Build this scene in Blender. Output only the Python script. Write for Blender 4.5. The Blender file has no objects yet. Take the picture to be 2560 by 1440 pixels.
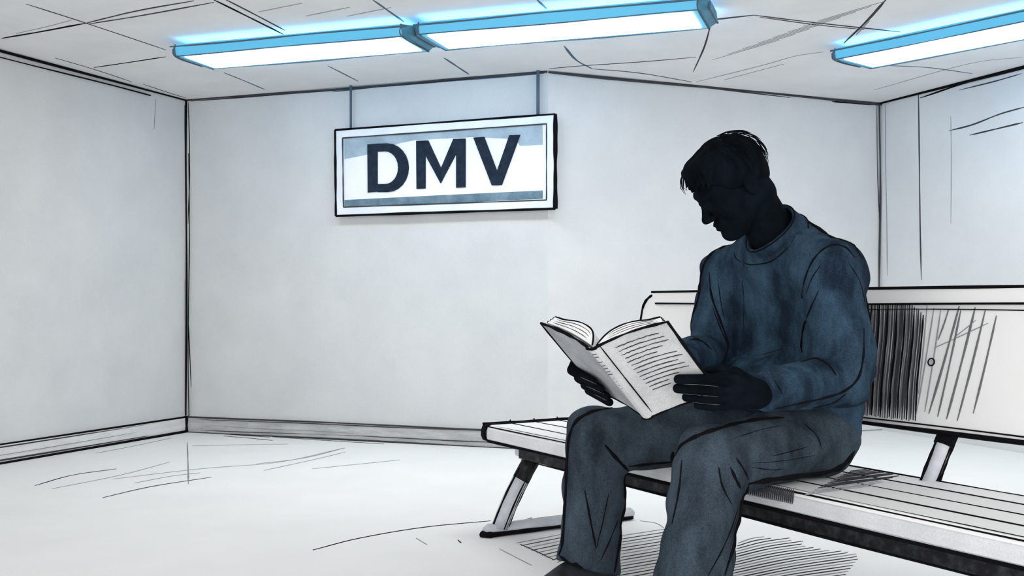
import bpy, bmesh, math, random
import numpy as np
from mathutils import Vector
from mathutils.bvhtree import BVHTree

random.seed(7)
FOC, CX, CY, CAMH = 2650.0, 1280.0, 758.0, 0.95
COL = bpy.context.scene.collection
V = lambda *a: np.array(a, dtype=float)

# ------------------------------------------------------------------ helpers
def ray(px, py):
    return V((px - CX) / FOC, 1.0, (CY - py) / FOC)
CAM = V(0, 0, CAMH)
def on_depth(px, py, y):
    return CAM + ray(px, py) * y
def on_z(px, py, z):
    r = ray(px, py); return CAM + r * ((z - CAMH) / r[2])
def on_plane(px, py, p, n):
    r = ray(px, py); return CAM + r * (np.dot(np.asarray(p) - CAM, n) / np.dot(r, n))
def nrm(v):
    v = np.asarray(v, float); return v / (np.linalg.norm(v) + 1e-12)

class MB:
    """collects shapes; build() links them as one mesh"""
    def __init__(self):
        self.v = []; self.f = []; self.m = []; self.s = []
    def add(self, vs, fs, mat=0, smooth=False):
        o = len(self.v)
        self.v.extend([tuple(map(float, p)) for p in vs])
        for f in fs:
            self.f.append([i + o for i in f]); self.m.append(mat); self.s.append(smooth)
        return self
    def box(self, o, a, b, c, mat=0):
        """corner o, edge vectors a b c"""
        o, a, b, c = map(np.asarray, (o, a, b, c))
        p = [o, o + a, o + a + b, o + b, o + c, o + a + c, o + a + b + c, o + b + c]
        f = [[0, 3, 2, 1], [4, 5, 6, 7], [0, 1, 5, 4], [1, 2, 6, 5], [2, 3, 7, 6], [3, 0, 4, 7]]
        if np.dot(np.cross(a, b), c) < 0: f = [g[::-1] for g in f]
        return self.add(p, f, mat)
    def prism(self, poly, d, mat=0, smooth=False):
        """closed outline poly (3D points) pushed along d"""
        n = len(poly); d = np.asarray(d, float)
        p = [np.asarray(q, float) for q in poly]; p = p + [q + d for q in p]
        fs = [[i, (i + 1) % n, n + (i + 1) % n, n + i] for i in range(n)]
        self.add(p, fs, mat, smooth)
        o = len(self.v) - 2 * n
        self.f.append([o + i for i in range(n)][::-1]); self.m.append(mat); self.s.append(False)
        self.f.append([o + n + i for i in range(n)]); self.m.append(mat); self.s.append(False)
        return self
    def tube(self, pts, rad, mat=0, seg=8, smooth=True):
        pts = [np.asarray(p, float) for p in pts]; n = len(pts)
        if np.isscalar(rad): rad = [rad] * n
        up = V(0.13, 0.21, 0.97); rings = []
        for i in range(n):
            t = nrm(pts[min(i + 1, n - 1)] - pts[max(i - 1, 0)])
            a = np.cross(up, t)
            if np.linalg.norm(a) < 1e-3: a = np.cross(V(1, 0, 0), t)
            a = nrm(a); b = np.cross(t, a); up = b
            rings.append([pts[i] + rad[i] * (a * math.cos(2 * math.pi * k / seg) + b * math.sin(2 * math.pi * k / seg)) for k in range(seg)])
        vs = [p for r in rings for p in r]
        fs = [[i * seg + k, i * seg + (k + 1) % seg, (i + 1) * seg + (k + 1) % seg, (i + 1) * seg + k] for i in range(n - 1) for k in range(seg)]
        fs.append(list(range(seg))[::-1]); fs.append([(n - 1) * seg + k for k in range(seg)])
        return self.add(vs, fs, mat, smooth)
    def ink(self, pts, r, mat=1, wob=0.15, taper=True, jit=0.0, seg=5, flat=None):
        """hand drawn line: uneven tube through pts; flat = surface normal squashes it to a low ridge"""
        pts = smooth_line(pts)
        n = len(pts); rr = []; ph = random.random() * 6.28
        for i in range(n):
            u = i / (n - 1)
            w = 1.0 + wob * math.sin(ph + u * 9) + wob * 0.6 * math.sin(ph * 2 + u * 23)
            if taper: w *= min(1.0, 0.35 + 5 * min(u, 1 - u))
            rr.append(r * w)
        if jit:
            q = []
            for i, p in enumerate(pts):
                u = i / (n - 1)
                q.append(p + jit * V(math.sin(ph + u * 7), math.sin(ph * 3 + u * 6), math.sin(ph * 1.7 + u * 8)))
            pts = q
        if flat is None:
            return self.tube(pts, rr, mat, seg)
        nn = nrm(flat); vs = []; fs = []
        for i, p in enumerate(pts):
            t = nrm(pts[min(i + 1, n - 1)] - pts[max(i - 1, 0)]); a = nrm(np.cross(t, nn))
            vs += [p - a * rr[i] - nn * .001, p - a * rr[i] * .6 + nn * .0012, p + a * rr[i] * .6 + nn * .0012, p + a * rr[i] - nn * .001]
        for i in range(n - 1):
            for k in range(4):
                fs.append([i * 4 + k, i * 4 + (k + 1) % 4, (i + 1) * 4 + (k + 1) % 4, (i + 1) * 4 + k])
        fs.append([0, 1, 2, 3][::-1]); fs.append([(n - 1) * 4 + k for k in range(4)])
        return self.add(vs, fs, mat, False)
    def build(self, name, mats, parent=None, bevel=0, recalc=True):
        me = bpy.data.meshes.new(name)
        off = V(*parent['_loc']) if parent is not None else V(0, 0, 0)
        arr = (np.array(self.v) - off)
        me.from_pydata([tuple(p) for p in arr], [], self.f)
        for m in (mats if isinstance(mats, (list, tuple)) else [mats]): me.materials.append(m)
        me.polygons.foreach_set('material_index', self.m)
        me.polygons.foreach_set('use_smooth', self.s)
        if recalc:
            b = bmesh.new(); b.from_mesh(me); bmesh.ops.recalc_face_normals(b, faces=b.faces); b.to_mesh(me); b.free()
        o = bpy.data.objects.new(name, me); COL.objects.link(o)
        if parent is not None:
            o.parent = parent
            if parent.type != 'EMPTY': o['_loc'] = parent['_loc']; 
            else: o['_loc'] = parent['_loc']
        else: o['_loc'] = (0.0, 0.0, 0.0)
        if bevel:
            m = o.modifiers.new('bevel', 'BEVEL'); m.width = bevel; m.segments = 3; m.limit_method = 'ANGLE'; m.angle_limit = math.radians(40)
        return o

def smooth_line(pts, k=6):
    pts = [np.asarray(p, float) for p in pts]
    if len(pts) == 2: return [pts[0] * (1 - u) + pts[1] * u for u in np.linspace(0, 1, 12)]
    P = [2 * pts[0] - pts[1]] + pts + [2 * pts[-1] - pts[-2]]; out = []
    for i in range(1, len(P) - 2):
        for j in range(k):
            t = j / k; a, b, c, d = P[i - 1:i + 3]
            out.append(.5 * (2 * b + (c - a) * t + (2 * a - 5 * b + 4 * c - d) * t * t + (3 * b - a - 3 * c + d) * t ** 3))
    out.append(pts[-1]); return out

def tag(o, label=None, cat=None, group=None, kind=None):
    if label: o['label'] = label
    if cat: o['category'] = cat
    if group: o['group'] = group
    if kind: o['kind'] = kind
    return o
def thing(name, loc, label, cat, group=None):
    o = bpy.data.objects.new(name, None); COL.objects.link(o)
    o.location = tuple(map(float, loc)); o['_loc'] = tuple(map(float, loc)); o.empty_display_size = .1
    return tag(o, label, cat, group)

# ------------------------------------------------------------------ materials
def mat(name, c, rough=.85, c2=None, scale=6., stretch=(1, 1, 1), detail=4, emit=None, strength=0, metal=0, lo=.35, hi=.65, spec=.2, grain=0.0, bump=0):
    m = bpy.data.materials.new(name); m.use_nodes = True
    nt = m.node_tree; N = nt.nodes; L = nt.links; b = N['Principled BSDF']
    b.inputs['Roughness'].default_value = rough; b.inputs['Metallic'].default_value = metal
    b.inputs['Specular IOR Level'].default_value = spec
    b.inputs['Base Color'].default_value = (*c, 1)
    if c2 is not None or grain:
        tc = N.new('ShaderNodeTexCoord'); mp = N.new('ShaderNodeMapping'); mp.inputs['Scale'].default_value = stretch
        L.new(tc.outputs['Object'], mp.inputs['Vector'])
        nz = N.new('ShaderNodeTexNoise'); nz.inputs['Scale'].default_value = scale; nz.inputs['Detail'].default_value = detail
        nz.inputs['Roughness'].default_value = .62
        L.new(mp.outputs['Vector'], nz.inputs['Vector'])
        cr = N.new('ShaderNodeValToRGB'); cr.color_ramp.elements[0].position = lo; cr.color_ramp.elements[1].position = hi
        cr.color_ramp.elements[0].color = (*c, 1); cr.color_ramp.elements[1].color = (*(c2 or c), 1)
        L.new(nz.outputs['Fac'], cr.inputs['Fac']); out = cr.outputs['Color']
        if grain:
            n2 = N.new('ShaderNodeTexNoise'); n2.inputs['Scale'].default_value = 260; n2.inputs['Detail'].default_value = 2
            L.new(tc.outputs['Object'], n2.inputs['Vector'])
            mr = N.new('ShaderNodeMapRange'); mr.inputs['From Min'].default_value = .3; mr.inputs['From Max'].default_value = .7
            mr.inputs['To Min'].default_value = 1 - grain; mr.inputs['To Max'].default_value = 1 + grain
            L.new(n2.outputs['Fac'], mr.inputs['Value'])
            mx = N.new('ShaderNodeVectorMath'); mx.operation = 'MULTIPLY'
            L.new(out, mx.inputs[0]); L.new(mr.outputs['Result'], mx.inputs[1]); out = mx.outputs['Vector']
        L.new(out, b.inputs['Base Color'])
        if bump:
            bp = N.new('ShaderNodeBump'); bp.inputs['Strength'].default_value = bump; bp.inputs['Distance'].default_value = .01
            L.new(nz.outputs['Fac'], bp.inputs['Height']); L.new(bp.outputs['Normal'], b.inputs['Normal'])
    if emit:
        b.inputs['Emission Color'].default_value = (*emit, 1); b.inputs['Emission Strength'].default_value = strength
    return m
M = {}
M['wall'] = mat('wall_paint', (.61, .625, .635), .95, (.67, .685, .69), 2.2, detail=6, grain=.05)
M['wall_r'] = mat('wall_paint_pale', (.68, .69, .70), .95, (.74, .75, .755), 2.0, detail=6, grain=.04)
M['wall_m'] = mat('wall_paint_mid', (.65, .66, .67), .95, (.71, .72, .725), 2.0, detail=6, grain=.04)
M['ceil'] = mat('ceiling_tile', (.76, .765, .77), .95, (.82, .825, .83), 2.5, detail=6, grain=.05)
M['floor'] = mat('floor_vinyl', (.86, .86, .85), .8, (.90, .90, .89), 1.6, detail=6, grain=.03)
M['base_grey'] = mat('baseboard_grey', (.38, .39, .40), .9, (.56, .57, .58), 5, stretch=(1, 1, 6), grain=.12)
M['base_pale'] = mat('baseboard_pale', (.66, .67, .68), .9, (.78, .79, .80), 5, stretch=(1, 1, 6), grain=.06)
M['ink'] = mat('black_ink', (.006, .006, .008), .9, spec=.05)
M['pencil'] = mat('grey_pencil', (.055, .057, .065), .95, spec=.05)
M['faint'] = mat('faint_pencil', (.30, .31, .33), .95, spec=.05)
M['bluepen'] = mat('blue_grey_pencil', (.10, .15, .20), .95, spec=.05)
M['graphite'] = mat('mid_grey_pencil', (.17, .17, .18), .95, spec=.05)
M['white'] = mat('bench_white', (.94, .94, .94), .6, (.97, .97, .97), 4)
M['apron'] = mat('bench_front_steel', (.66, .68, .71), .45, (.80, .815, .835), 5, stretch=(1, 1, 1), spec=.4, grain=.08)
M['dark'] = mat('dark_steel', (.008, .008, .010), .6, (.05, .053, .06), 30, stretch=(1, 1, 1), detail=6, lo=.45, hi=.75)
M['tube'] = mat('grey_steel_tube', (.42, .44, .50), .35, (.62, .64, .70), 8, spec=.5)
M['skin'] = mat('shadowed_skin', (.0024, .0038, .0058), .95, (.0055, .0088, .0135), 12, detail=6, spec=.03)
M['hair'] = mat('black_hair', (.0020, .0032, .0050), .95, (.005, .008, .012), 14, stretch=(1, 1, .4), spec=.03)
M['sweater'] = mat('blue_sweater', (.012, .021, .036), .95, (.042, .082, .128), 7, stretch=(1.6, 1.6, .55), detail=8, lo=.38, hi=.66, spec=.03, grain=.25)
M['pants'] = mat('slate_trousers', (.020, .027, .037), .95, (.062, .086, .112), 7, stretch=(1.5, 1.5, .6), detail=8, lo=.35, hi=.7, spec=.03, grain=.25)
M['shoe'] = mat('black_shoe', (.01, .012, .016), .7, (.03, .036, .045), 9)
M['cover'] = mat('book_cover_grey', (.52, .53, .55), .9, (.66, .67, .68), 9, grain=.10)
M['cover_d'] = mat('book_back_cover_grey', (.30, .315, .35), .9, (.44, .46, .49), 9, grain=.14)
M['page'] = mat('white_pages', (.93, .93, .93), .9)
M['signface'] = mat('sign_white', (.84, .85, .86), .8, (.9, .9, .91), 5, grain=.04)
M['signframe'] = mat('sign_frame_white', (.74, .78, .82), .6, (.84, .86, .88), 5)
M['signband'] = mat('sign_grey_blue', (.30, .38, .44), .9, (.40, .50, .58), 8, grain=.10)
M['signstripe'] = mat('sign_slate_stripe', (.10, .17, .22), .9, (.20, .29, .36), 10, grain=.14)
M['navy'] = mat('sign_navy_letters', (.008, .016, .030), .9, (.018, .030, .050), 20)
M['lamp'] = mat('lamp_white_glow', (1, 1, 1), .5, emit=(1.0, .99, .975), strength=7.5)
M['lens'] = mat('lamp_blue_lens', (.05, .26, .42), .4, emit=(.13, .47, .70), strength=.45)
M['uplens'] = mat('lamp_blue_uplight', (.2, .5, .7), .4, emit=(.22, .62, 1.0), strength=2.2)  # glowing top face, added to throw the blue halo on the ceiling
M['uplens_far'] = mat('lamp_blue_side_light', (.2, .5, .7), .4, emit=(.22, .62, 1.0), strength=9.0)  # unseen glowing far side, added to spread the halo behind the light
M['lampcap'] = mat('lamp_blue_cap', (.06, .20, .30), .5, (.10, .30, .42), 12)
INK = [None, M['ink'], M['pencil'], M['faint'], M['bluepen']]
def W_(m): return [m] + INK[1:]

# ------------------------------------------------------------------ the room
H = CAMH + 1.5
C0 = V(-2.406, 7.825, 0); C1 = V(.233, 6.853, 0); C2 = V(2.76, 7.95, 0)
dL = V(-.3735, -.9276, 0); dR = V(.3586, -.9335, 0)
A0 = C0 + dL * 8.6; B0 = C2 + dR * 8.6
UP = V(0, 0, 1)
e1 = nrm(C1 - C0); e2 = nrm(C2 - C1)
n1 = V(e1[1], -e1[0], 0); n2 = V(e2[1], -e2[0], 0)        # toward the room
nL = V(-dL[1], dL[0], 0) * 1.0; nL = nL if nL[0] > 0 else -nL
nR = V(-dR[1], dR[0], 0); nR = nR if nR[0] < 0 else -nR
T = .12
def wall(name, p, q, n, m, strokes):
    mb = MB().box(p, q - p, -n * T, UP * H)
    strokes(mb, n)
    return tag(mb.build(name, W_(m)), kind='structure')
def pl(mb, pts, p, n, r, mt=1, **k):
    mb.ink([on_plane(x, y, p + n * .001, n) for x, y in pts], r, mt, flat=n, **k)

def s_left(mb, n):
    pl(mb, [(390, 247), (385, 325)], C0, n, .003, 3)
    pl(mb, [(462, 262), (463, 400), (466, 560)], C0, n, .005, 2)
    pl(mb, [(462, 700), (463, 860), (462, 1030)], C0, n, .004, 3)
def s_back(mb, n):
    pl(mb, [(471, 256), (474, 420), (470, 560)], C0, n, .004, 1)
    pl(mb, [(470, 790), (473, 860), (478, 968)], C0, n, .004, 1)
    pl(mb, [(478, 253), (700, 236), (875, 222), (1100, 204), (1360, 183)], C0, n, .005, 2)
    pl(mb, [(830, 230), (980, 214), (1340, 186)], C0, n, .004, 4)
def s_back2(mb, n):
    pl(mb, [(1382, 180), (1520, 192), (1700, 211), (1976, 244)], C1, n, .006, 2)
    pl(mb, [(2080, 254), (2185, 262)], C1, n, .005, 1)
    pl(mb, [(2192, 262), (2194, 430), (2200, 560), (2206, 640)], C2, n, .004, 2)
def s_right(mb, n):
    pl(mb, [(2214, 258), (2214, 400), (2217, 560), (2218, 690)], C2, n, .0045, 3)
    pl(mb, [(2296, 232), (2298, 400), (2300, 560), (2303, 700)], C2, n, .0065, 2)
    pl(mb, [(2377, 290), (2378, 420), (2377, 560)], C2, n, .003, 3)
    pl(mb, [(2372, 327), (2430, 312), (2500, 285), (2560, 268)], C2, n, .005, 2)
    pl(mb, [(2424, 338), (2500, 320), (2558, 306)], C2, n, .005, 2)
    pl(mb, [(2300, 245), (2420, 205), (2558, 166)], C2, n, .006, 1)
    pl(mb, [(2398, 225), (2480, 205), (2554, 184)], C2, n, .004, 2)
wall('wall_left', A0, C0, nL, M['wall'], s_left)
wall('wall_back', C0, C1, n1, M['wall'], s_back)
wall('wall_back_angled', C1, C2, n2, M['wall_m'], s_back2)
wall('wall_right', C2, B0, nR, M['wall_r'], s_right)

# floor, with pencil scuffs and shadow hatching drawn on it
fl = MB()
poly = [A0, C0, C1, C2, B0]
out = [V(-7.2, -1.2, 0), V(-2.6, 8.1, 0), V(.233, 7.1, 0), V(2.95, 8.25, 0), V(7.2, -1.2, 0)]
fl.prism([p + UP * -.1 for p in out], UP * .1)
def fp(pts, r, mt=2, **k): fl.ink([on_z(x, y, .001) for x, y in pts], r, mt, flat=UP, **k)
fp([(87, 1214), (180, 1188), (291, 1172)], .005, 2)
fp([(257, 1244), (380, 1216), (528, 1193)], .005, 2)
for l in [[(130, 1222), (300, 1188), (425, 1155)], [(240, 1133), (330, 1116), (428, 1095)], [(335, 1208), (430, 1190), (500, 1182)],
          [(280, 1198), (500, 1172), (700, 1155), (860, 1120)], [(640, 1160), (760, 1145), (862, 1120)], [(660, 1176), (780, 1150), (864, 1130)],
          [(468, 1105), (470, 1160), (471, 1210)], [(780, 1172), (900, 1160), (1000, 1150)], [(480, 1115), (600, 1112), (720, 1110)]]:
    fp(l, .004, 3)
fp([(560, 1090), (620, 1095), (682, 1101)], .006, 2)
fp([(480, 1077), (560, 1085), (676, 1093)], .008, 1)
fp([(680, 1092), (800, 1100), (960, 1110)], .007, 2)
fp([(782, 1375), (900, 1345), (1060, 1318), (1227, 1302)], .0035, 1, wob=.1)
fp([(1286, 1308), (1330, 1294)], .002, 2)
fp([(1248, 1372), (1330, 1414)], .0018, 3); fp([(1040, 1345), (1068, 1362)], .002, 3); fp([(1145, 1350), (1153, 1357)], .003, 2)
fp([(1300, 1360), (1340, 1378), (1386, 1400)], .003, 2)
fp([(1600, 1302), (1640, 1308), (1660, 1320)], .0022, 3)
# hatch strokes drawing the shadow under the bench and legs
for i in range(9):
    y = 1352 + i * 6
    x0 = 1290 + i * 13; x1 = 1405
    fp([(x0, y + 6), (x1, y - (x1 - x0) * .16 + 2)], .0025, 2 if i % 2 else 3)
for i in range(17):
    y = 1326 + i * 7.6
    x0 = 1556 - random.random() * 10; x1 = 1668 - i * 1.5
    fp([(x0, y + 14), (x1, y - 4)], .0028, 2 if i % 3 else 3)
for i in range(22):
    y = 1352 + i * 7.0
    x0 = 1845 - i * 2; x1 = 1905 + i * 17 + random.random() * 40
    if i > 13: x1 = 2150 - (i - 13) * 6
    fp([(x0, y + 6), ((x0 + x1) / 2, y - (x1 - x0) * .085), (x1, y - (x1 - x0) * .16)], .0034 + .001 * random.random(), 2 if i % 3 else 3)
tag(fl.build('floor', W_(M['floor'])), kind='structure')

# ceiling with its drawn tile joints
ce = MB()
ce.prism([p + UP * H for p in out], UP * .1)
def cp(pts, r, mt=2, **k): ce.ink([on_z(x, y, H - .001) for x, y in pts], r, mt, flat=-UP, **k)
cp([(5, 96), (110, 78), (215, 58)], .010, 1); cp([(215, 58), (340, 28), (485, 2)], .007, 2); cp([(222, 60), (360, 38), (535, 6)], .007, 2)
cp([(65, 10), (215, 58), (415, 125)], .005, 2); cp([(235, 169), (330, 155), (414, 142)], .007, 1)
cp([(535, 0), (620, 42), (708, 86)], .008, 1); cp([(562, -2), (640, 38), (712, 76)], .006, 2)
cp([(40, 84), (120, 66), (180, 50)], .003, 3)
cp([(932, 0), (1010, 55)], .007, 4); cp([(1343, 0), (1366, 22)], .007, 4)
cp([(560, 182), (610, 202), (662, 224)], .006, 4); cp([(820, 165), (895, 203)], .006, 4); cp([(1110, 145), (1172, 186)], .008, 4)
cp([(1410, 115), (1440, 150), (1480, 172)], .008, 4); cp([(1480, 172), (1600, 183), (1730, 205)], .006, 2)
cp([(1372, 172), (1450, 165), (1600, 155), (1740, 143)], .006, 2); cp([(1690, 61), (1780, 50), (1884, 38)], .012, 2)
cp([(1884, 38), (2040, 57), (2250, 80)], .007, 2); cp([(1900, 43), (2040, 62), (2160, 74)], .005, 2)
cp([(1776, 65), (1760, 120), (1733, 180)], .005, 2); cp([(2216, -2), (2170, 50), (2110, 108)], .008, 2); cp([(2174, 52), (2140, 88)], .005, 3)
cp([(2220, 164), (2320, 169), (2430, 184)], .006, 4)
cp([(1740, 205), (1900, 165), (1990, 140), (2060, 130)], .005, 3); cp([(1810, 200), (1960, 160)], .004, 3)
for i in range(9):
    x = 620 + i * 120 + random.random() * 30; y = 30 + 12 * math.sin(i)
    if i in (3, 4, 5, 6, 7): continue
    cp([(x, y), (x + 110, y - 22)], .004, 3)
for i in range(8):
    x = 1780 + i * 38; y = 150 - i * 14
    cp([(x, y), (x + 170, y - 50)], .0028, 3)
cp([(138, 145), (240, 175), (330, 205)], .004, 2); cp([(357, 210), (410, 228), (465, 245)], .004, 2)
cp([(2185, 225), (2420, 160), (2556, 143)], .004, 3)
tag(ce.build('ceiling', W_(M['ceil'])), kind='structure')

# trims: corner beads, crown lines and baseboards
def trim(name, lines, r, m='ink'):
    mb = MB()
    for pts, k in lines: mb.ink(pts, r * k, 0, jit=.004, taper=False)
    return tag(mb.build(name, M[m]), kind='structure')
hz = UP * H
def crown(p, q, z=0): return [p + (q - p) * u + UP * (H - .008 - z) for u in np.linspace(0, 1, 7)]
def off(p, n, d=.012): return p + n * d
cL = nrm(nL + n1); cR = nrm(nR + n2)
trim('trim_1', [([off(C0, cL) + UP * z for z in np.linspace(.12, H, 9)], 1.0), ([off(C0, cL, .03) + e1 * .02 + UP * z for z in np.linspace(.12, H - .4, 9)], .55)], .006)
trim('trim_2', [([off(C2, cR, .02) + UP * z for z in np.linspace(.9, H, 9)], 1.0)], .006, 'pencil')
trim('trim_3', [(crown(off(C0, nL), off(C0 + dL * 7, nL)), 1.0), (crown(off(C0 + dL * .4, nL), off(C0 + dL * 3, nL), .035), .6)], .0075)
trim('trim_4', [(crown(off(C0, n1), off(C1, n1)), 1.0)], .007, 'pencil')
trim('trim_5', [(crown(off(C1, n2), off(C2, n2)), 1.0)], .008, 'pencil')
trim('trim_6', [(crown(off(C2, nR), off(C2 + dR * 6, nR)), 1.0), (crown(off(C2 + dR * .5, nR), off(C2 + dR * 4, nR), -.0), .6)], .010, 'ink')
def baseboard(name, p, q, n, m, ink_top, ink_bot, mt=1):
    mb = MB().box(p, q - p, n * .018, UP * .118)
    mb.ink([p + n * .019 + (q - p) * u + UP * .116 for u in np.linspace(0, 1, 9)], ink_top, mt, jit=.002, taper=False)
    mb.ink([p + n * .021 + (q - p) * u + UP * .004 for u in np.linspace(0, 1, 9)], ink_bot, mt, jit=.003, taper=False)
    mb.ink([p + n * .019 + (q - p) * u + UP * (.099 + .012 * u) for u in np.linspace(.02, .8, 9)], ink_top * .5, 2, jit=.002)
    mb.ink([p + n * .019 + (q - p) * u + UP * (.022 + .02 * u) for u in np.linspace(.05, .9, 9)], ink_bot * .5, 2, jit=.003)
    mb.ink([p + n * .019 + (q - p) * u + UP * (.06 - .02 * u) for u in np.linspace(.02, .5, 9)], .0015, 3, jit=.003)
    return tag(mb.build(name, W_(M[m])), kind='structure')
baseboard('baseboard_left', C0, A0, nL, 'base_pale', .007, .010)
Cm = C0 + (C1 - C0) * .50
baseboard('baseboard_back', C0, C1, n1, 'base_grey', .006, .006, 2)
baseboard('baseboard_angled', C1, C2, n2, 'base_pale', .003, .003, 3)
mb = MB(); mb.ink([off(C0, cL, .03) + UP * z for z in (0.0, .04, .08, .12)], .012, 0, taper=False)
tag(mb.build('trim_7', M['ink']), kind='structure')

# ------------------------------------------------------------------ ceiling lights
def fixture(o, d, length, wdir, label, width=.29):
    """o: ceiling corner at the near side start, d: along, wdir: across (away from the camera)"""
    root = thing('ceiling_light', o + d * length / 2 + wdir * width / 2, label, 'ceiling light', 'long tube lights on the ceiling')
    prof = [(-.046, 0), (-.050, -.012), (-.035, -.060), (width + .035, -.060), (width + .05, -.050), (width - .0, 0)]
    P = lambda s, a, z: o + d * s + wdir * a + UP * z
    e = .05
    mb = MB()
    n = len(prof)
    vs = [P(s, a, z) for s in (e, length - e) for a, z in prof]
    fs = []; ms = []
    for i in range(n):
        if i == 2: continue
        mb.add([vs[i], vs[(i + 1) % n], vs[n + (i + 1) % n], vs[n + i]], [[0, 1, 2, 3]], {4: 3, 5: 1}.get(i, 0))
    # bottom rim around the diffuser
    r = .032; a0, a1 = -.035, width + .035
    for s0, s1, b0, b1 in ((e, length - e, a0, a0 + r), (e, length - e, a1 - r, a1), (e, e + r, a0 + r, a1 - r), (length - e - r, length - e, a0 + r, a1 - r)):
        mb.add([P(s0, b0, -.060), P(s0, b1, -.060), P(s1, b1, -.060), P(s1, b0, -.060)], [[0, 1, 2, 3]], 0)
    mb.ink([P(s, -.051, -.012) for s in np.linspace(.02, length - .02, 9)], .0045, 2, jit=.002, taper=False)
    mb.ink([P(s, -.036, -.062) for s in np.linspace(.05, length - .05, 9)], .003, 2, jit=.002, taper=False)
    mb.ink([P(s, width + .037, -.060) for s in np.linspace(.05, length - .05, 9)], .004, 2, jit=.002, taper=False)
    mb.build('housing', [M['lens'], M['uplens'], M['bluepen'], M['uplens_far']], root)
    MB().box(P(e + r, a0 + r, -.064), d * (length - 2 * e - 2 * r), wdir * (a1 - a0 - 2 * r), UP * .03).build('diffuser', M['lamp'], root)
    for s0, s1 in ((0, e), (length - e, length)):
        out_ = s0 if s0 == 0 else s1; inn = s1 if s0 == 0 else s0
        pr2 = [(.006, 0), (.0, -.012), (.03, -.050), (width - .03, -.050), (width, -.042), (width - .04, 0)]
        c = MB(); vs = [P(inn, a, z) for a, z in prof] + [P(out_, a, z) for a, z in pr2]
        c.add(vs, [[i, (i + 1) % 6, 6 + (i + 1) % 6, 6 + i] for i in range(6)] + [[6, 7, 8, 9, 10, 11], [5, 4, 3, 2, 1, 0]], 0)
        c.ink([P(out_, a, z) for a, z in pr2[1:5]], .0045, 1, taper=False)
        c.ink([P(inn, a, z * 1.04) for a, z in prof[:4]], .004, 1, taper=False)
        c.build('end_cap', [M['lampcap'], M['bluepen']], root)
    for s0 in (.25, length - .25):
        MB().box(P(s0 - .03, width * .3, 0), d * .06, wdir * width * .4, UP * .035).build('bracket', M['lampcap'], root)
    return root
dl = nrm(V(2.827, -.95, 0)); wl = V(.3186, .9479, 0)
o1 = on_z(432, 118, H - .035)
fixture(o1, dl, 1.50, wl, 'left half of the long blue-rimmed light pair above the sign, nearer the left wall')
fixture(o1 + dl * 1.50, dl, 1.55, wl, 'right half of the long blue-rimmed light pair above the sign, farther from the left wall')
dr = nrm(V(2230, -2650, 0)); wr = V(-dr[1], dr[0], 0)
o3 = on_z(2080, 128, H - .035)
fixture(o3, dr, 1.9, wr, 'separate blue-rimmed tube light at the top right, above the right wall and bench', .30)

# ------------------------------------------------------------------ the sign
sp = C0 + n1 * .075
def S(x, y, d=0): return on_plane(x, y, sp + n1 * d, n1)
tl, tr, bl, br = S(838, 325), S(1388, 285), S(840, 540), S(1388, 522)
cen = (tl + tr + bl + br) / 4
sg = thing('hanging_sign', cen + UP * .3, 'framed rectangular sign reading DMV in navy letters, hanging by two rods from the ceiling', 'sign')
fr = MB()
def rim(q, w):  # inset quad
    c = sum(q) / 4
    tlx, trx, brx, blx = q
    h = nrm(trx - tlx)
    return [tlx + h * w - UP * w, trx - h * w - UP * w, brx - h * w + UP * w, blx + h * w + UP * w]
Q = [tl, tr, br, bl]; Qi = rim(Q, .058)
for i in range(4):
    j = (i + 1) % 4
    fr.prism([Q[i], Q[j], Qi[j], Qi[i]], -n1 * .05)
for k, (i, j, r) in enumerate(((0, 1, .007), (1, 2, .014), (2, 3, .009), (3, 0, .009))):
    fr.ink([Q[i] + (Q[j] - Q[i]) * u for u in np.linspace(0, 1, 6)], r, 1, taper=False)
for i, j in ((0, 1), (1, 2), (2, 3), (3, 0)):
    fr.ink([Qi[i] + (Qi[j] - Qi[i]) * u for u in np.linspace(0, 1, 6)], .0045, 2, taper=False)
fr.build('frame', W_(M['signframe']), sg)
pn = MB(); pn.prism([q - n1 * .012 for q in Qi], -n1 * .03)
pd = -.011
pn.prism([S(x, y, pd) for x, y in ((861, 337), (1000, 327), (1200, 313), (1356, 303), (1357, 362), (1300, 365), (1290, 348), (1180, 343), (1040, 350), (1000, 358), (912, 388), (861, 398))], -n1 * .003, 1)  # ragged band of shading painted across the top of the sign face
pn.prism([S(x, y, pd) for x, y in ((861, 500), (1100, 488), (1357, 476), (1357, 497), (1100, 509), (861, 521))], -n1 * .003, 2)
panel = pn.build('panel', [M['signface'], M['signband'], M['signstripe']], sg)
def letter(polys):
    mb = MB()
    for p in polys: mb.prism([S(x, y, -.002) for x, y in p], -n1 * .014)
    return mb.build('letter', M['navy'], panel)
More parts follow.
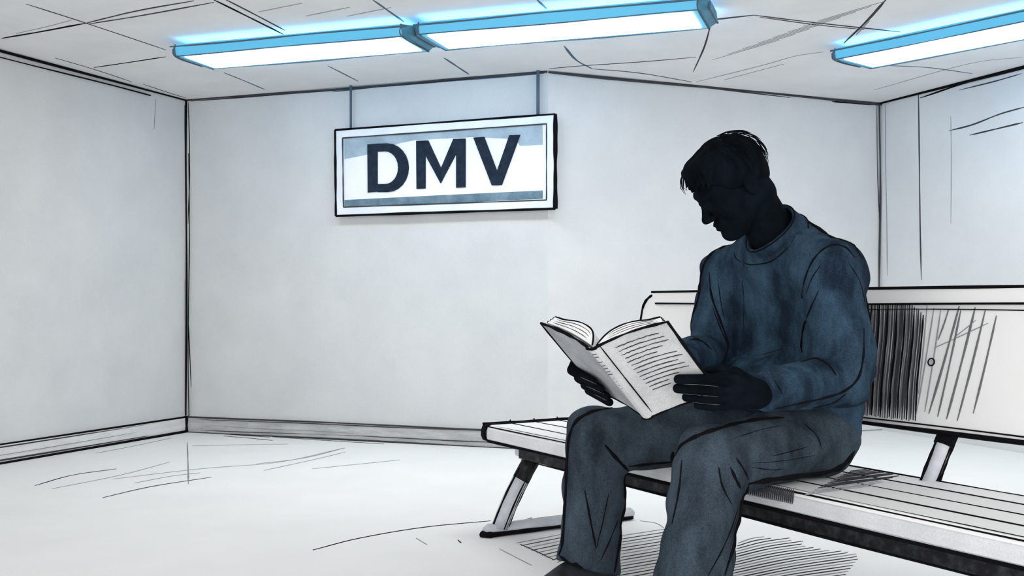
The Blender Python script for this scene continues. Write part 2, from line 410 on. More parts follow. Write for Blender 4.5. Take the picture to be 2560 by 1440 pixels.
# D as a ring of quads
oc = []; ic = []
for k in range(13):
    a = math.pi / 2 - math.pi * k / 12
    oc.append((968 + 53 * math.cos(a), 419 - 61 * math.sin(a))); ic.append((962 + 33 * math.cos(a), 419 - 41 * math.sin(a)))
Dq = [[(918, 361), (943, 359), (943, 479), (919, 481)], [(943, 359), oc[0], ic[0], (943, 379)], [(943, 460), ic[-1], oc[-1], (943, 480)]]
for k in range(12): Dq.append([oc[k], oc[k + 1], ic[k + 1], ic[k]])
letter(Dq)
letter([[(1040, 352), (1063, 351), (1063, 471), (1041, 472)], [(1063, 351), (1070, 351), (1102, 420), (1101, 458), (1063, 388)],
        [(1102, 420), (1133, 347), (1140, 347), (1140, 384), (1101, 458)], [(1140, 347), (1163, 346), (1163, 468), (1140, 469)]])
letter([[(1183, 344), (1210, 342), (1242, 427), (1242, 463), (1229, 463)], [(1242, 427), (1273, 338), (1300, 337), (1254, 462), (1242, 463)]])
for x, yt, yb in ((877, 214, 322), (1345, 182, 289)):
    b = S(x, yb, -.03); t = b.copy(); t[2] = H
    MB().tube([b, t], .011 if x > 1000 else .008, 0, 8).build('rod', M['bluepen'], sg)

# ------------------------------------------------------------------ bench
bo = V(-.12, 4.53, 0); bt = V(.4926, -.8702, 0); bw = V(.8702, .4926, 0)
def BP(t, w, z): return bo + bt * t + bw * w + UP * z
SEAT = .43
bench = thing('bench', BP(1.5, .25, 0), 'long white slatted waiting room bench with a backrest panel, under the seated reader', 'bench')
TL_ = 2.95
# slats across the width
ws = [(.0, .125), (.133, .245), (.253, .365), (.373, .485)]
for i, (w0, w1) in enumerate(ws):
    mb = MB()
    if i == 0:
        sec = [(.012, SEAT), (.002, SEAT - .010), (-.004, SEAT - .028), (-.002, SEAT - .052), (.010, SEAT - .066), (w1, SEAT - .066), (w1, SEAT)]
        mb.prism([BP(0.02, w, z) for w, z in sec], bt * TL_, 0)
        # the front face carries the grey steel tone
        ap = [(-.0045, SEAT - .016), (-.0065, SEAT - .034), (-.0045, SEAT - .055), (.0, SEAT - .058), (.0, SEAT - .014)]
        mb.prism([BP(0.03, w, z) for w, z in ap], bt * (TL_ - .01), 5)
        mb.ink([BP(t, .006, SEAT - .004) for t in np.linspace(.03, TL_, 14)], .0030, 1, jit=.0015, taper=False)
        mb.ink([BP(t, .020, SEAT + .001) for t in np.linspace(.05, TL_ * .93, 14)], .0014, 1, jit=.0015)
        mb.ink([BP(t, .004, SEAT - .065) for t in np.linspace(.03, TL_, 14)], .0065, 1, jit=.0015, taper=False)
    else:
        mb.prism([BP(0.02, w, z) for w, z in ((w0, SEAT), (w0, SEAT - .05), (w1, SEAT - .05), (w1, SEAT))], bt * TL_, 0)
    o = mb.build('seat_slat', W_(M['white']) + [M['apron']], bench)
mb = MB()
for k, w in enumerate((.129, .249, .369)):
    mb.prism([BP(.02, w - .0045, SEAT - .045), BP(.02, w + .0045, SEAT - .045), BP(.02, w + .0045, SEAT - .003), BP(.02, w - .0045, SEAT - .003)], bt * TL_, 0)
mb.ink([BP(t, .487, SEAT - .004) for t in np.linspace(.02, TL_, 14)], .0065, 0, jit=.002, taper=False)
mb.ink([BP(t, .478, SEAT + .001) for t in np.linspace(.25, TL_, 14)], .0025, 0, jit=.002)
for k, w in enumerate((.129, .249, .369)):
    mb.ink([BP(t, w, SEAT + .0004) for t in np.linspace(.01, TL_, 14)], .0042, 0, flat=UP, jit=.0006, taper=False)
mb.build('slat_gap_strip', M['ink'], bench)
# left end cap
mb = MB()
cap = [(.016, SEAT + .004), (.0, SEAT - .002), (-.008, SEAT - .020), (-.009, SEAT - .045), (.0, SEAT - .064), (.014, SEAT - .070), (.49, SEAT - .055), (.49, SEAT + .004)]
mb.prism([BP(-.012, w, z) for w, z in cap], bt * .030, 0)
mb.ink([BP(-.010, w, SEAT + .004) for w in np.linspace(0, .49, 8)], .005, 0, taper=False)
mb.tube([BP(.034, w, z) for w, z in cap[:6]], .0028, 0)
for w in (.129, .249, .369):
    mb.tube([BP(.0, w, SEAT + .004), BP(.0, w, SEAT + .016)], .003, 0)
mb.build('end_cap', M['ink'], bench, bevel=.004)
# rail under the seat
mb = MB(); mb.box(BP(.22, .045, SEAT - .118), bt * (TL_ - .25), bw * .05, UP * .055)
mb.box(BP(.22, .40, SEAT - .11), bt * (TL_ - .25), bw * .05, UP * .05)
mb.ink([BP(t, .043, SEAT - .119) for t in np.linspace(.24, TL_ - .05, 14)], .004, 1, jit=.002)
rail = mb.build('seat_rail', [M['dark'], M['ink']], bench, bevel=.006)
mb = MB(); mb.box(BP(.17, .05, SEAT - .115), bt * .06, bw * .06, UP * .05)
mb.build('rail_end_cap', M['tube'], rail, bevel=.012)
# legs and feet
def leg(t0):
    mb = MB()
    a = BP(t0 + .035, .11, SEAT - .11); b = BP(t0, -.035, .03)
    ln = [a + (b - a) * u + bw * (-.012 * math.sin(u * math.pi)) for u in np.linspace(0, 1, 7)]
    mb.tube(ln, .035, 0, 14)
    sd = V(.95, .31, 0)
    for dt, r, fwd_ in ((-.033, .006, .010), (.033, .007, .012), (.013, .0052, .030), (.022, .0055, .025)):
        mb.ink([p + sd * dt - V(-.2, .98, 0) * fwd_ for p in ln], r, 1, taper=False)
    mb.tube([p * 1 for p in ln[:3]], [.0358, .0362, .0352], 5, 14)
    mb.build('leg', W_(M['tube']) + [M['dark']], bench)
    mb = MB()
    a = BP(t0 + .03, .40, SEAT - .10); b = BP(t0, .56, .03)
    mb.tube([a, b], .022, 0, 12); mb.ink([a + bt * .022, b + bt * .022], .003, 1)
    mb.build('leg', W_(M['tube']), bench)
    mb = MB()
    ft = [BP(t0, w, .026) for w in np.linspace(-.085, .62, 9)]
    mb.tube([BP(t0, -.105, .024)] + ft + [BP(t0, .635, .024)], [.016] + [.026] * 9 + [.016], 0, 14)
    mb.ink([BP(t0 - .02, w, .012) for w in np.linspace(-.105, .62, 8)], .011, 1, taper=False)
    mb.ink([BP(t0 + .020, w, .012) for w in np.linspace(-.105, .62, 8)], .011, 1, taper=False)
    mb.ink([BP(t0 - .012, w, .048) for w in np.linspace(-.0, .60, 8)], .0028, 1)
    mb.tube([BP(t0 - .03, -.085, .012), BP(t0, -.115, .012), BP(t0 + .03, -.085, .012)], .013, 1, 8)
    mb.build('foot', W_(M['tube']), bench)
leg(.20); leg(2.36)
# backrest: leaning panel with a rail on top
BT0, BT1 = .36, TL_
def BK(t, z, d=0):
    w = .515 + (z - .57) * .20
    return BP(t, w - d, z)
zt, zb = .985, .572
mb = MB()
R_ = .07
outl = [(BT0 - .02, zb), (BT0 - .02, zt - R_)] + [(BT0 - .02 + R_ - R_ * math.cos(a), zt - R_ + R_ * math.sin(a)) for a in np.linspace(0.2, math.pi / 2, 6)] + [(BT1, zt), (BT1, zb)]
nb = nrm(np.cross(bt, nrm(BK(0, 1) - BK(0, 0)))); nb = nb if np.dot(nb, bw) > 0 else -nb
mb.prism([BK(t, z) for t, z in outl], nb * .03, 0)
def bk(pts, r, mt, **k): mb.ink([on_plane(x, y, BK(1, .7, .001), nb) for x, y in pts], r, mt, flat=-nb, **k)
for i in range(27):  # hatching draws the sitter's cast shadow on the backrest
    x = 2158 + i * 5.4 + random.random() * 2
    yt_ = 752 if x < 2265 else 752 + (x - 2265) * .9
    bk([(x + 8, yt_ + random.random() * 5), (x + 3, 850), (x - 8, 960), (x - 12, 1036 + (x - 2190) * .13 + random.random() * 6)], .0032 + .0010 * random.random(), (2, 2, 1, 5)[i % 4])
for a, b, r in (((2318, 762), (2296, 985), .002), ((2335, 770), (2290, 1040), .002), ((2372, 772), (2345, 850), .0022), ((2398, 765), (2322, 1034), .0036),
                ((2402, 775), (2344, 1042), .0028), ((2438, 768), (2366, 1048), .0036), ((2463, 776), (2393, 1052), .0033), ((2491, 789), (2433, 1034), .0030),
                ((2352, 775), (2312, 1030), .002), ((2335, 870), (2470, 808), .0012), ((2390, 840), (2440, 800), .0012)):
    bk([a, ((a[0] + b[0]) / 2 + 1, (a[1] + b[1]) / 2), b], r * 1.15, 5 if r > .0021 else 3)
mb.ink([BK(t, zb - .002, .001) for t in np.linspace(BT0, BT1, 12)], .0085, 1, jit=.001, taper=False)
mb.ink([BK(t, zb + .012, .001) for t in np.linspace(BT0 + .5, BT1, 12)], .0022, 1, jit=.002)
mb.ink([BK(t, z, .0) for t, z in outl[:7]], .0065, 1, taper=False)
backrest = mb.build('backrest', W_(M['white']) + [M['graphite']], bench)
mb = MB()
mb.prism([BK(BT0 + .06, z, d) for z, d in ((zt + .012, .004), (zt + .012, -.034), (zt - .035, -.034), (zt - .035, .006))], bt * (BT1 - BT0 - .06), 0)
mb.ink([BK(t, zt + .013, .004) for t in np.linspace(BT0 + .03, BT1, 14)], .0055, 1, jit=.001, taper=False)
mb.ink([BK(t, zt - .037, .007) for t in np.linspace(BT0 + .07, BT1, 14)], .0035, 1, jit=.0015, taper=False)
mb.ink([BK(t, zt - .055, .002) for t in np.linspace(1.4, BT1 - .1, 10)], .0018, 1, jit=.002)
mb.build('backrest_rail', W_(M['white']), bench, bevel=.003)
rv = on_plane(2328, 905, BK(1, .7, .004), nb)
mb = MB(); a1 = bt; a2 = nrm(np.cross(nb, bt))
mb.tube([rv + .011 * (a1 * math.cos(a) + a2 * math.sin(a)) for a in np.linspace(0, 2 * math.pi, 20)], .0022, 1, 6)
mb.prism([rv + .010 * (a1 * math.cos(a) + a2 * math.sin(a)) for a in np.linspace(0, 2 * math.pi, 18)[:-1]], nb * .006, 0)
mb.build('rivet', [M['tube'], M['ink']], backrest)
for t0 in (.60, 1.905):
    mb = MB()
    a = BK(t0, zb - .002, -.03); b = BP(t0 - .015, .468, SEAT - .02); mid = (a + b) / 2 + bw * .01
    ln = [a + (b - a) * u for u in np.linspace(0, 1, 9)]; mb.tube(ln, .025, 0, 12)
    for dt, r in ((-.026, .006), (.026, .006), (.015, .003)):
        mb.ink([p + V(1, 0, 0) * dt - V(0, 1, 0) * (.006 if abs(dt) > .02 else .02) for p in ln], r, 1, taper=False)
    mb.tube(ln[:3], .0275, 1, 12)
    mb.build('back_post', W_(M['tube']), bench)
# hatch strokes drawing the sitter's shadow on the seat and its front
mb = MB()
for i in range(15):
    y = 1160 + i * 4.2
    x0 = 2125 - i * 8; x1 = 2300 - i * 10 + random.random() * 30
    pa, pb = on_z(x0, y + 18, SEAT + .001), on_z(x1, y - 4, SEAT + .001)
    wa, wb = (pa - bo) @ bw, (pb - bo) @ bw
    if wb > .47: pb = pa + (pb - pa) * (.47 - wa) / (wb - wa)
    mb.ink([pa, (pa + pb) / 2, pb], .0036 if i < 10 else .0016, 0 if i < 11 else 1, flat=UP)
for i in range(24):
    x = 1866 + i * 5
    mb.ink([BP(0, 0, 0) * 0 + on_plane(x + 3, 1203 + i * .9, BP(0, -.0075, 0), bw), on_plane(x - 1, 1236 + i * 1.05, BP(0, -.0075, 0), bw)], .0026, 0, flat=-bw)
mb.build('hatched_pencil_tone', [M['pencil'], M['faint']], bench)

# ------------------------------------------------------------------ distance field modelling for the person
class Field:
    def __init__(s, lo, hi, h):
        s.lo = np.array(lo); s.h = h
        ax = [np.arange(l, u + h, h, dtype=np.float32) for l, u in zip(lo, hi)]
        s.X, s.Y, s.Z = np.meshgrid(*ax, indexing='ij'); s.d = np.full(s.X.shape, 9., np.float32)
    def union(s, e, k):
        if k <= 0: s.d = np.minimum(s.d, e)
        else:
            q = np.maximum(k - np.abs(s.d - e), 0) / k
            s.d = np.minimum(s.d, e) - q * q * k * .25
    def sub(s, e, k):
        a, b = s.d, -e; q = np.maximum(k - np.abs(a - b), 0) / k
        s.d = np.maximum(a, b) + q * q * k * .25
    def cone(s, a, b, ra, rb):
        a = np.asarray(a, float); b = np.asarray(b, float); ab = b - a; L2 = float(ab @ ab) + 1e-9
        px, py, pz = s.X - a[0], s.Y - a[1], s.Z - a[2]
        t = np.clip((px * ab[0] + py * ab[1] + pz * ab[2]) / L2, 0, 1)
        dx, dy, dz = px - t * ab[0], py - t * ab[1], pz - t * ab[2]
        return np.sqrt(dx * dx + dy * dy + dz * dz) - (ra + (rb - ra) * t)
    def ell(s, c, r, R=None):
        px, py, pz = s.X - c[0], s.Y - c[1], s.Z - c[2]
        if R is not None:
            px, py, pz = (R[0][0] * px + R[0][1] * py + R[0][2] * pz, R[1][0] * px + R[1][1] * py + R[1][2] * pz, R[2][0] * px + R[2][1] * py + R[2][2] * pz)
        k0 = np.sqrt((px / r[0]) ** 2 + (py / r[1]) ** 2 + (pz / r[2]) ** 2)
        k1 = np.sqrt((px / r[0] ** 2) ** 2 + (py / r[1] ** 2) ** 2 + (pz / r[2] ** 2) ** 2) + 1e-9
        return k0 * (k0 - 1) / k1
    def plane(s, p, n):
        n = nrm(n); return (s.X - p[0]) * n[0] + (s.Y - p[1]) * n[1] + (s.Z - p[2]) * n[2]
    def mesh(s):
        v = s.d; ins = v < 0
        nx, ny, nz = v.shape
        cnt = np.zeros((nx - 1, ny - 1, nz - 1), np.int32); acc = np.zeros((nx - 1, ny - 1, nz - 1, 3), np.float32)
        sl = lambda dx, dy, dz: (slice(dx, nx - 1 + dx), slice(dy, ny - 1 + dy), slice(dz, nz - 1 + dz))
        for ax in range(3):
            o1_, o2_ = [a for a in range(3) if a != ax]
            for i in (0, 1):
                for j in (0, 1):
                    c0 = [0, 0, 0]; c0[o1_] = i; c0[o2_] = j; c1 = list(c0); c1[ax] = 1
                    a = v[sl(*c0)]; b = v[sl(*c1)]; m = (a < 0) != (b < 0)
                    t = np.where(m, a / np.where(m, a - b, 1), 0)
                    cnt += m; acc[..., ax] += t
                    acc[..., o1_] += m * i; acc[..., o2_] += m * j
        act = cnt > 0; idx = -np.ones(cnt.shape, np.int64); n = int(act.sum()); idx[act] = np.arange(n)
        ijk = np.argwhere(act); P = (ijk + acc[act] / cnt[act][:, None]) * s.h + s.lo
        F = []
        for ax in range(3):
            u, w = [(1, 2), (2, 0), (0, 1)][ax]
            a = [slice(1, -1)] * 3; a[ax] = slice(0, -1); b = [slice(1, -1)] * 3; b[ax] = slice(1, None)
            A = ins[tuple(a)]; B = ins[tuple(b)]; m = A != B
            g = np.argwhere(m); 
            if not len(g): continue
            base = g.copy(); base[:, u] += 1; base[:, w] += 1
            def I(du, dw):
                q = base.copy(); q[:, u] -= du; q[:, w] -= dw; return idx[q[:, 0], q[:, 1], q[:, 2]]
            quad = np.stack([I(1, 1), I(0, 1), I(0, 0), I(1, 0)], 1)
            fl_ = A[m]; quad[~fl_] = quad[~fl_][:, ::-1]
            F.append(quad)
        F = np.concatenate(F); F = F[(F >= 0).all(1)]
        return P, F

def field_obj(parts, name, mats, parent, ink_fn=None, remesh=None, smooth_it=0):
    """parts: list of (P, F); optional ink strokes hugging the surface"""
    vs = []; fs = []; o = 0
    for P, F in parts:
        vs.append(P); fs.append(F + o); o += len(P)
    P = np.concatenate(vs); F = np.concatenate(fs)
    if remesh:
        me = bpy.data.meshes.new('tmp'); me.from_pydata(P.tolist(), [], F.tolist())
        ob = bpy.data.objects.new('tmp', me); COL.objects.link(ob)
        md = ob.modifiers.new('r', 'REMESH'); md.mode = 'VOXEL'; md.voxel_size = remesh
        dg = bpy.context.evaluated_depsgraph_get(); e = ob.evaluated_get(dg).to_mesh()
        n = len(e.vertices); P = np.empty(n * 3); e.vertices.foreach_get('co', P); P = P.reshape(-1, 3)
        F = [list(p.vertices) for p in e.polygons]
        lab = np.arange(n); Q = np.array([f if len(f) == 4 else f + [f[-1]] for f in F])
        while True:
            m_ = lab[Q].min(1); new = lab.copy()
            for c_ in range(4): np.minimum.at(new, Q[:, c_], m_)
            new = new[new]
            if (new == lab).all(): break
            lab = new
        big = np.bincount(lab).argmax(); keep = lab == big; ren = np.cumsum(keep) - 1
        F = [[int(ren[i]) for i in f] for f in F if keep[f[0]]]; P = P[keep]
        bpy.data.objects.remove(ob)
    else: F = F.tolist()
    mb = MB(); mb.v = [tuple(p) for p in P]; mb.f = [list(map(int, f)) for f in F]; mb.m = [0] * len(F); mb.s = [True] * len(F)
    if ink_fn:
        bvh = BVHTree.FromPolygons([Vector(p) for p in mb.v], mb.f)
        ink_fn(mb, bvh)
    return mb.build(name, mats, parent, recalc=False)

def hug(bvh, px, py, y0=2.4, y1=3.8, lift=.0):
    r = ray(px, py); d = Vector(r).normalized(); c = Vector(CAM)
    h = bvh.ray_cast(c, d)
    if h[0] is not None: return np.array(h[0])
    best = None
    for y in np.linspace(y0, y1, 36):
        q = Vector(CAM + r * y); n = bvh.find_nearest(q)
        if n[0] is not None and (best is None or n[3] < best[0]): best = (n[3], np.array(n[0]))
    return best[1] - nrm(r) * .005
def draw_on(mb, bvh, lines, mt=1):
    for pts, r in lines:
        dense = []
        P2 = smooth_line([V(x, y) for x, y in pts], 5)
        pr = [hug(bvh, x, y) for x, y in P2]
        # drop jumps in depth
        q = [pr[0]]
        for p in pr[1:]:
            if np.linalg.norm(p - q[-1]) < .09: q.append(p)
        if len(q) < 2: continue
        n = len(q); ph = random.random() * 6
        rr = [r * (1 + .22 * math.sin(ph + i * 1.3)) * min(1, .35 + 4 * min(i / (n - 1), 1 - i / (n - 1))) for i in range(n)]
        mb.tube(q, rr, mt, 6)

# person frame
SC = 1.2
O = V(.889, 3.317, 0); Fd = V(-.870, -.493, 0); Ld = V(.493, -.870, 0)
hipN, hipF = O + Ld * .13 + UP * .545, O - Ld * .13 + UP * .545
kneeN, kneeF = V(.552, 2.95, .520), V(.268, 3.34, .534)
ankN, ankF = V(.466, 2.84, .10), V(.243, 3.37, .10)
Nk = V(.819, 3.278, 1.175)
shN, shF = V(.935, 3.075, 1.035), V(.706, 3.478, 1.035)
elN, elF = V(.925, 2.98, .735), V(.632, 3.39, .785)
person = thing('person', O, 'seated person in dark blue sweater and slate trousers, bowed over the open book', 'person')

# book geometry needed for the hands
S1 = V(.366, 2.863, .645)
Bx = nrm(V(.7362, -.6759, .0347)); u_ = V(-.5346, -.5493, .6422); u_ = nrm(u_ - Bx * (u_ @ Bx)); nn = np.cross(u_, Bx)
nn = nn if nn[1] > 0 else -nn
th = .389; BWR = .214; BWL = .233; BH = .304
rr_ = Bx * math.cos(th) + nn * math.sin(th); ll_ = -Bx * math.cos(th) + nn * math.sin(th)
nr = nn * math.cos(th) - Bx * math.sin(th); nl = nn * math.cos(th) + Bx * math.sin(th)

# near hand (person's left) flat on the front cover
def on_cov(px, py, d): return on_plane(px, py, S1 - nr * d, nr)
tipsN = [(1696, 948), (1694, 971), (1716, 993), (1744, 1013)]
mcpN = [(1812, 947), (1812, 970), (1812, 992), (1814, 1012)]
WN = on_depth(1893, 985, 2.79)
fingersN = []
for (tx, ty), (mx_, my) in zip(tipsN, mcpN):
    a = on_cov(mx_, my, .030); b = on_cov(tx, ty, .0155)
    p1 = a + (b - a) * .42 - nr * .004; p2 = a + (b - a) * .74 - nr * .002
    fingersN.append([a, p1, p2, b])
thumbN = [WN + (on_depth(1850, 935, 2.76) - WN) * .55, on_depth(1838, 936, 2.75), on_depth(1800, 925, 2.745), on_depth(1768, 924, 2.765)]
# far hand wraps the edge of the back cover
def E(v, dl_=0, dn=0): return S1 + ll_ * (BWL + dl_) + u_ * v + nl * dn
fingersF = []
for v, sp_ in ((.110, .004), (.079, -.004), (.046, -.006), (.014, .004)):
    fingersF.append([E(v, -.015, .060), E(v - .001, .024, .030), E(v - .004, .004 + sp_, -.020), E(v - .008, -.092 + sp_, -.020)])
WF = E(.05, -.13, .085) + V(.03, .03, 0)
thumbF = [WF + (E(.07, -.09, .07) - WF) * .5, E(.085, -.10, .06), E(.115, -.075, .055), E(.135, -.05, .05)]

def hand(W, fingers, thumb, back, rad=.0125):
    pts = [W] + [p for f in fingers for p in f] + thumb
    lo = np.min(pts, 0) - .06; hi = np.max(pts, 0) + .06
    F = Field(lo, hi, .003)
    m = [f[0] for f in fingers]
    c = sum(m) / 4
    for i, q in enumerate(m):
        s0 = W + (q - c) * .55
        F.union(F.cone(s0, q, .021, .0155), .018)
    F.union(F.cone(W, (W + c) / 2, .026, .024), .02)
    F.union(F.cone(W, thumb[1], .022, .018), .02)
    F.union(F.cone(thumb[0], thumb[1], .018, .0165), .014)
    F.union(F.cone(thumb[1], thumb[2], .0150, .0135), .006); F.union(F.cone(thumb[2], thumb[3], .0135, .0105), .004)
    for i, f in enumerate(fingers):
        k = (1., 1.03, .98, .86)[i]
        G = F.cone(f[0], f[1], rad * 1.12 * k, rad * 1.0 * k)
        q2 = F.cone(f[1], f[2], rad * 1.02 * k, rad * .92 * k); q3 = F.cone(f[2], f[3], rad * .93 * k, rad * .84 * k)
        G = np.minimum(np.minimum(G, q2), q3)
        F.union(G, .0045)
    F.union(F.cone(W, W + back * .09, .028, .036), .02)
    return F
hN = hand(WN, fingersN, thumbN, nrm(elN - WN), .0152); hF = hand(WF, fingersF, thumbF, nrm(elF - WF), .0162)

# head
HC = V(.652, 3.175, 1.303)
yaw = nrm(V(-.935, -.355, 0)); pitch = math.radians(36)
hf = yaw * math.cos(pitch) - UP * math.sin(pitch); hl = np.cross(UP, yaw); hu = np.cross(hf, hl)
RH = [hf / SC, hl / SC, hu / SC]
def hp(x, y, z): return HC + (hf * x + hl * y + hu * z) * SC
class HField(Field):
    """field evaluated in head coordinates (metres before scaling)"""
    pass
def head_fields(h=.0036):
    F = Field(HC - V(.19, .17, .2), HC + V(.2, .17, .19), h)
    px, py, pz = F.X - HC[0], F.Y - HC[1], F.Z - HC[2]
    R = np.array([hf, hl, hu]) / SC
    x = R[0, 0] * px + R[0, 1] * py + R[0, 2] * pz; y = R[1, 0] * px + R[1, 1] * py + R[1, 2] * pz; z = R[2, 0] * px + R[2, 1] * py + R[2, 2] * pz
    F.X, F.Y, F.Z = x.astype(np.float32), y.astype(np.float32), z.astype(np.float32)
    return F
F = head_fields()
F.union(F.ell((-.014, 0, .034), (.096, .074, .077)), 0)
F.union(F.ell((.026, 0, -.020), (.060, .060, .088)), .03)
for s in (-1, 1):
    F.union(F.cone((-.012, s * .050, -.045), (.050, s * .020, -.096), .020, .018), .03)
    F.union(F.cone((.074, s * .034, .020), (.084, s * .008, .016), .010, .010), .014)
    F.union(F.ell((.052, s * .040, -.028), (.026, .022, .026)), .02)
F.union(F.ell((.066, 0, -.098), (.022, .022, .019)), .022)
F.union(F.cone((.086, 0, .008), (.106, 0, -.030), .0065, .0100), .010)
F.union(F.ell((.105, 0, -.034), (.012, .010, .009)), .008)
for s in (-1, 1):
    F.union(F.ell((.096, s * .011, -.037), (.011, .007, .007)), .006)
    F.sub(F.ell((.094, s * .031, .000), (.015, .018, .011)), .012)
    F.union(F.ell((.071, s * .031, -.001), (.0125, .0125, .0125)), .003)
    F.union(F.ell((-.004, s * .079, -.008), (.018, .009, .031)), .006)
    F.sub(F.ell((.002, s * .090, -.006), (.009, .007, .017)), .006)
F.union(F.cone((.082, -.018, -.060), (.082, .018, -.060), .0055, .0055), .007); F.union(F.ell((.090, 0, -.059), (.007, .014, .005)), .006)
F.union(F.cone((.081, -.015, -.072), (.081, .015, -.072), .006, .006), .007); F.union(F.ell((.088, 0, -.072), (.007, .012, .006)), .006)
F.sub(F.cone((.094, -.018, -.0655), (.094, .018, -.0655), .0022, .0022), .003)
F.union(F.cone((-.040, 0, -.02), (-.045, 0, -.06), .056, .056), .03)
F.d *= SC
head = F
# hair shell
F = head_fields(.0036)
F.union(F.ell((-.014, 0, .038), (.102, .081, .082)), 0)
F.union(F.ell((-.062, 0, -.008), (.038, .056, .050)), .03)
F.union(F.ell((.060, 0, .085), (.030, .050, .022)), .02)
x, y, z = F.X, F.Y, F.Z
F.d += (.0022 * np.sin(y * 210 + 3 * np.sin(x * 40)) + .0018 * np.sin(y * 130 + z * 60 + 1)).astype(np.float32)
F.sub(F.ell((.105, 0, -.055), (.085, .120, .115)), .006)
F.sub(F.ell((.020, 0, -.12), (.075, .12, .12)), .006)
F.sub(F.plane((0, 0, -.048), (0, 0, 1)), .01)
for i, yy in enumerate(np.linspace(-.055, .055, 10)):
    xx = .088 - abs(yy) * .35
    F.union(F.cone((xx - .01, yy, .068), (xx + .008, yy + .004, .052 - .007 * (i % 3)), .009, .0025), .005)
F.d *= SC
hair = F

# body inside the clothes
def body_field():
    F = Field((.0, 2.55, -.03), (1.25, 3.8, 1.45), .011)
    for l in (-.1, 0, .1):
        F.union(F.cone(O + Ld * l + UP * .56, O + Ld * l * .9 - Fd * .02 + UP * .85, .085, .085), .05)
        F.union(F.cone(O + Ld * l * .9 - Fd * .02 + UP * .85, O + Fd * .02 + Ld * l * .9 + UP * 1.0, .085, .08), .05)
    for a, b, ra, rb in ((shN, elN, .06, .05), (elN, WN, .05, .036), (shF, elF, .06, .05), (elF, WF, .05, .036),
                         (Nk - UP * .02, shN, .06, .06), (Nk - UP * .02, shF, .06, .06),
                         (hipN + Fd * .03, kneeN, .080, .07), (hipF + Fd * .03, kneeF, .080, .07), (kneeN, ankN, .068, .045), (kneeF, ankF, .068, .045)):
        F.union(F.cone(a, b, ra, rb), .03)
    F.union(F.cone(V(.850, 3.275, 1.09), hp(-.032, 0, -.045), .072, .071), .03)
    for a in (ankN, ankF): F.union(F.cone(a - UP * .02, a + Fd * .10 - UP * .045, .035, .03), .02)
    return F
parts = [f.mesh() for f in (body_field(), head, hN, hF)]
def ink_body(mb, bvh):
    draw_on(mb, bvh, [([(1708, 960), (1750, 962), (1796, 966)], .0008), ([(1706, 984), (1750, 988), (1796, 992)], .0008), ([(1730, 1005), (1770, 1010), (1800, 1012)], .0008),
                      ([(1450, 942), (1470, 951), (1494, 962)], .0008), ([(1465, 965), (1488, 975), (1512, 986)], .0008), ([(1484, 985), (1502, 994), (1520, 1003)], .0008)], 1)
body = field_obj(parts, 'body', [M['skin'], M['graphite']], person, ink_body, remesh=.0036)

# hair mesh with loose strands
def ink_hair(mb, bvh):
    rnd = random.Random(3)
    for k in range(260):
        a = rnd.uniform(-math.pi, math.pi); e = rnd.uniform(.0, 1.35)
        # directions over the scalp, from the crown outward
        def pt(e, lift):
            dx = math.cos(a) * math.sin(e + .25) ; dy = math.sin(a) * math.sin(e + .25); dz = math.cos(e + .25)
            return V(-.024 + dx * (.099 + lift), dy * (.079 + lift), .036 + dz * (.081 + lift))
        ln = []
        ok = True
        for i in range(6):
            q = pt(e + i * .10, .003 + .0010 * i + rnd.uniform(0, .0012)); ln.append(hp(*q))
            if q[0] > .03 and q[2] < .052: ok = False
            if q[2] < -.03: ok = False
        if ok: mb.tube(ln, [.0013, .0014, .0013, .0011, .0009, .0005], 0, 4)
    for k in range(14):
        yy = rnd.uniform(-.05, .05)
        mb.tube([hp(.068, yy, .090), hp(.086, yy, .078), hp(.094 + rnd.uniform(0, .006), yy, .062), hp(.096 + rnd.uniform(0, .008), yy + .003, .050 + rnd.uniform(-.006, .006))], [.0014, .0014, .0012, .0005], 0, 4)
field_obj([hair.mesh()], 'hair', [M['hair']], person, ink_hair)

# sweater
ax0 = nrm(V(-.70, -.38, .60)); Rc0 = V(.790, 3.225, 1.172)
F = Field((.28, 2.64, .44), (1.3, 3.72, 1.28), .0075)
def T3(l, f, z): return O + Ld * l + Fd * f + UP * z
for l in (-.13, -.045, .045, .13):
    F.union(F.cone(T3(l * .82, .02, .57), T3(l * 1.0, -.022, .80), .124, .118), .05)
    F.union(F.cone(T3(l * 1.0, -.022, .80), T3(l * .95, .02, 1.02), .118, .114), .05)
F.union(F.cone(Nk + V(.012, 0, -.045), shN + V(-.005, .0, .01), .085, .088), .06)
F.union(F.cone(Nk + V(.012, 0, -.045), shF + UP * .01, .085, .082), .06)
F.union(F.cone(T3(0, .03, 1.05), T3(0, -.05, 1.02), .12, .12), .06)
F.union(F.ell(T3(0, .04, .70), (.2, .17, .10)), .05)
F.union(F.cone(shN, elN, .092, .080), .022)
F.union(F.cone(shF, elF, .086, .074), .03)
dN = nrm(WN - elN); dF = nrm(WF - elF)
cuffN = WN - dN * .012; cuffF = WF - dF * .02
F.union(np.maximum(F.cone(elN, WN, .078, .050), F.plane(cuffN, dN)), .018)
F.union(np.maximum(F.cone(elF, WF, .070, .048), F.plane(cuffF, dF)), .018)
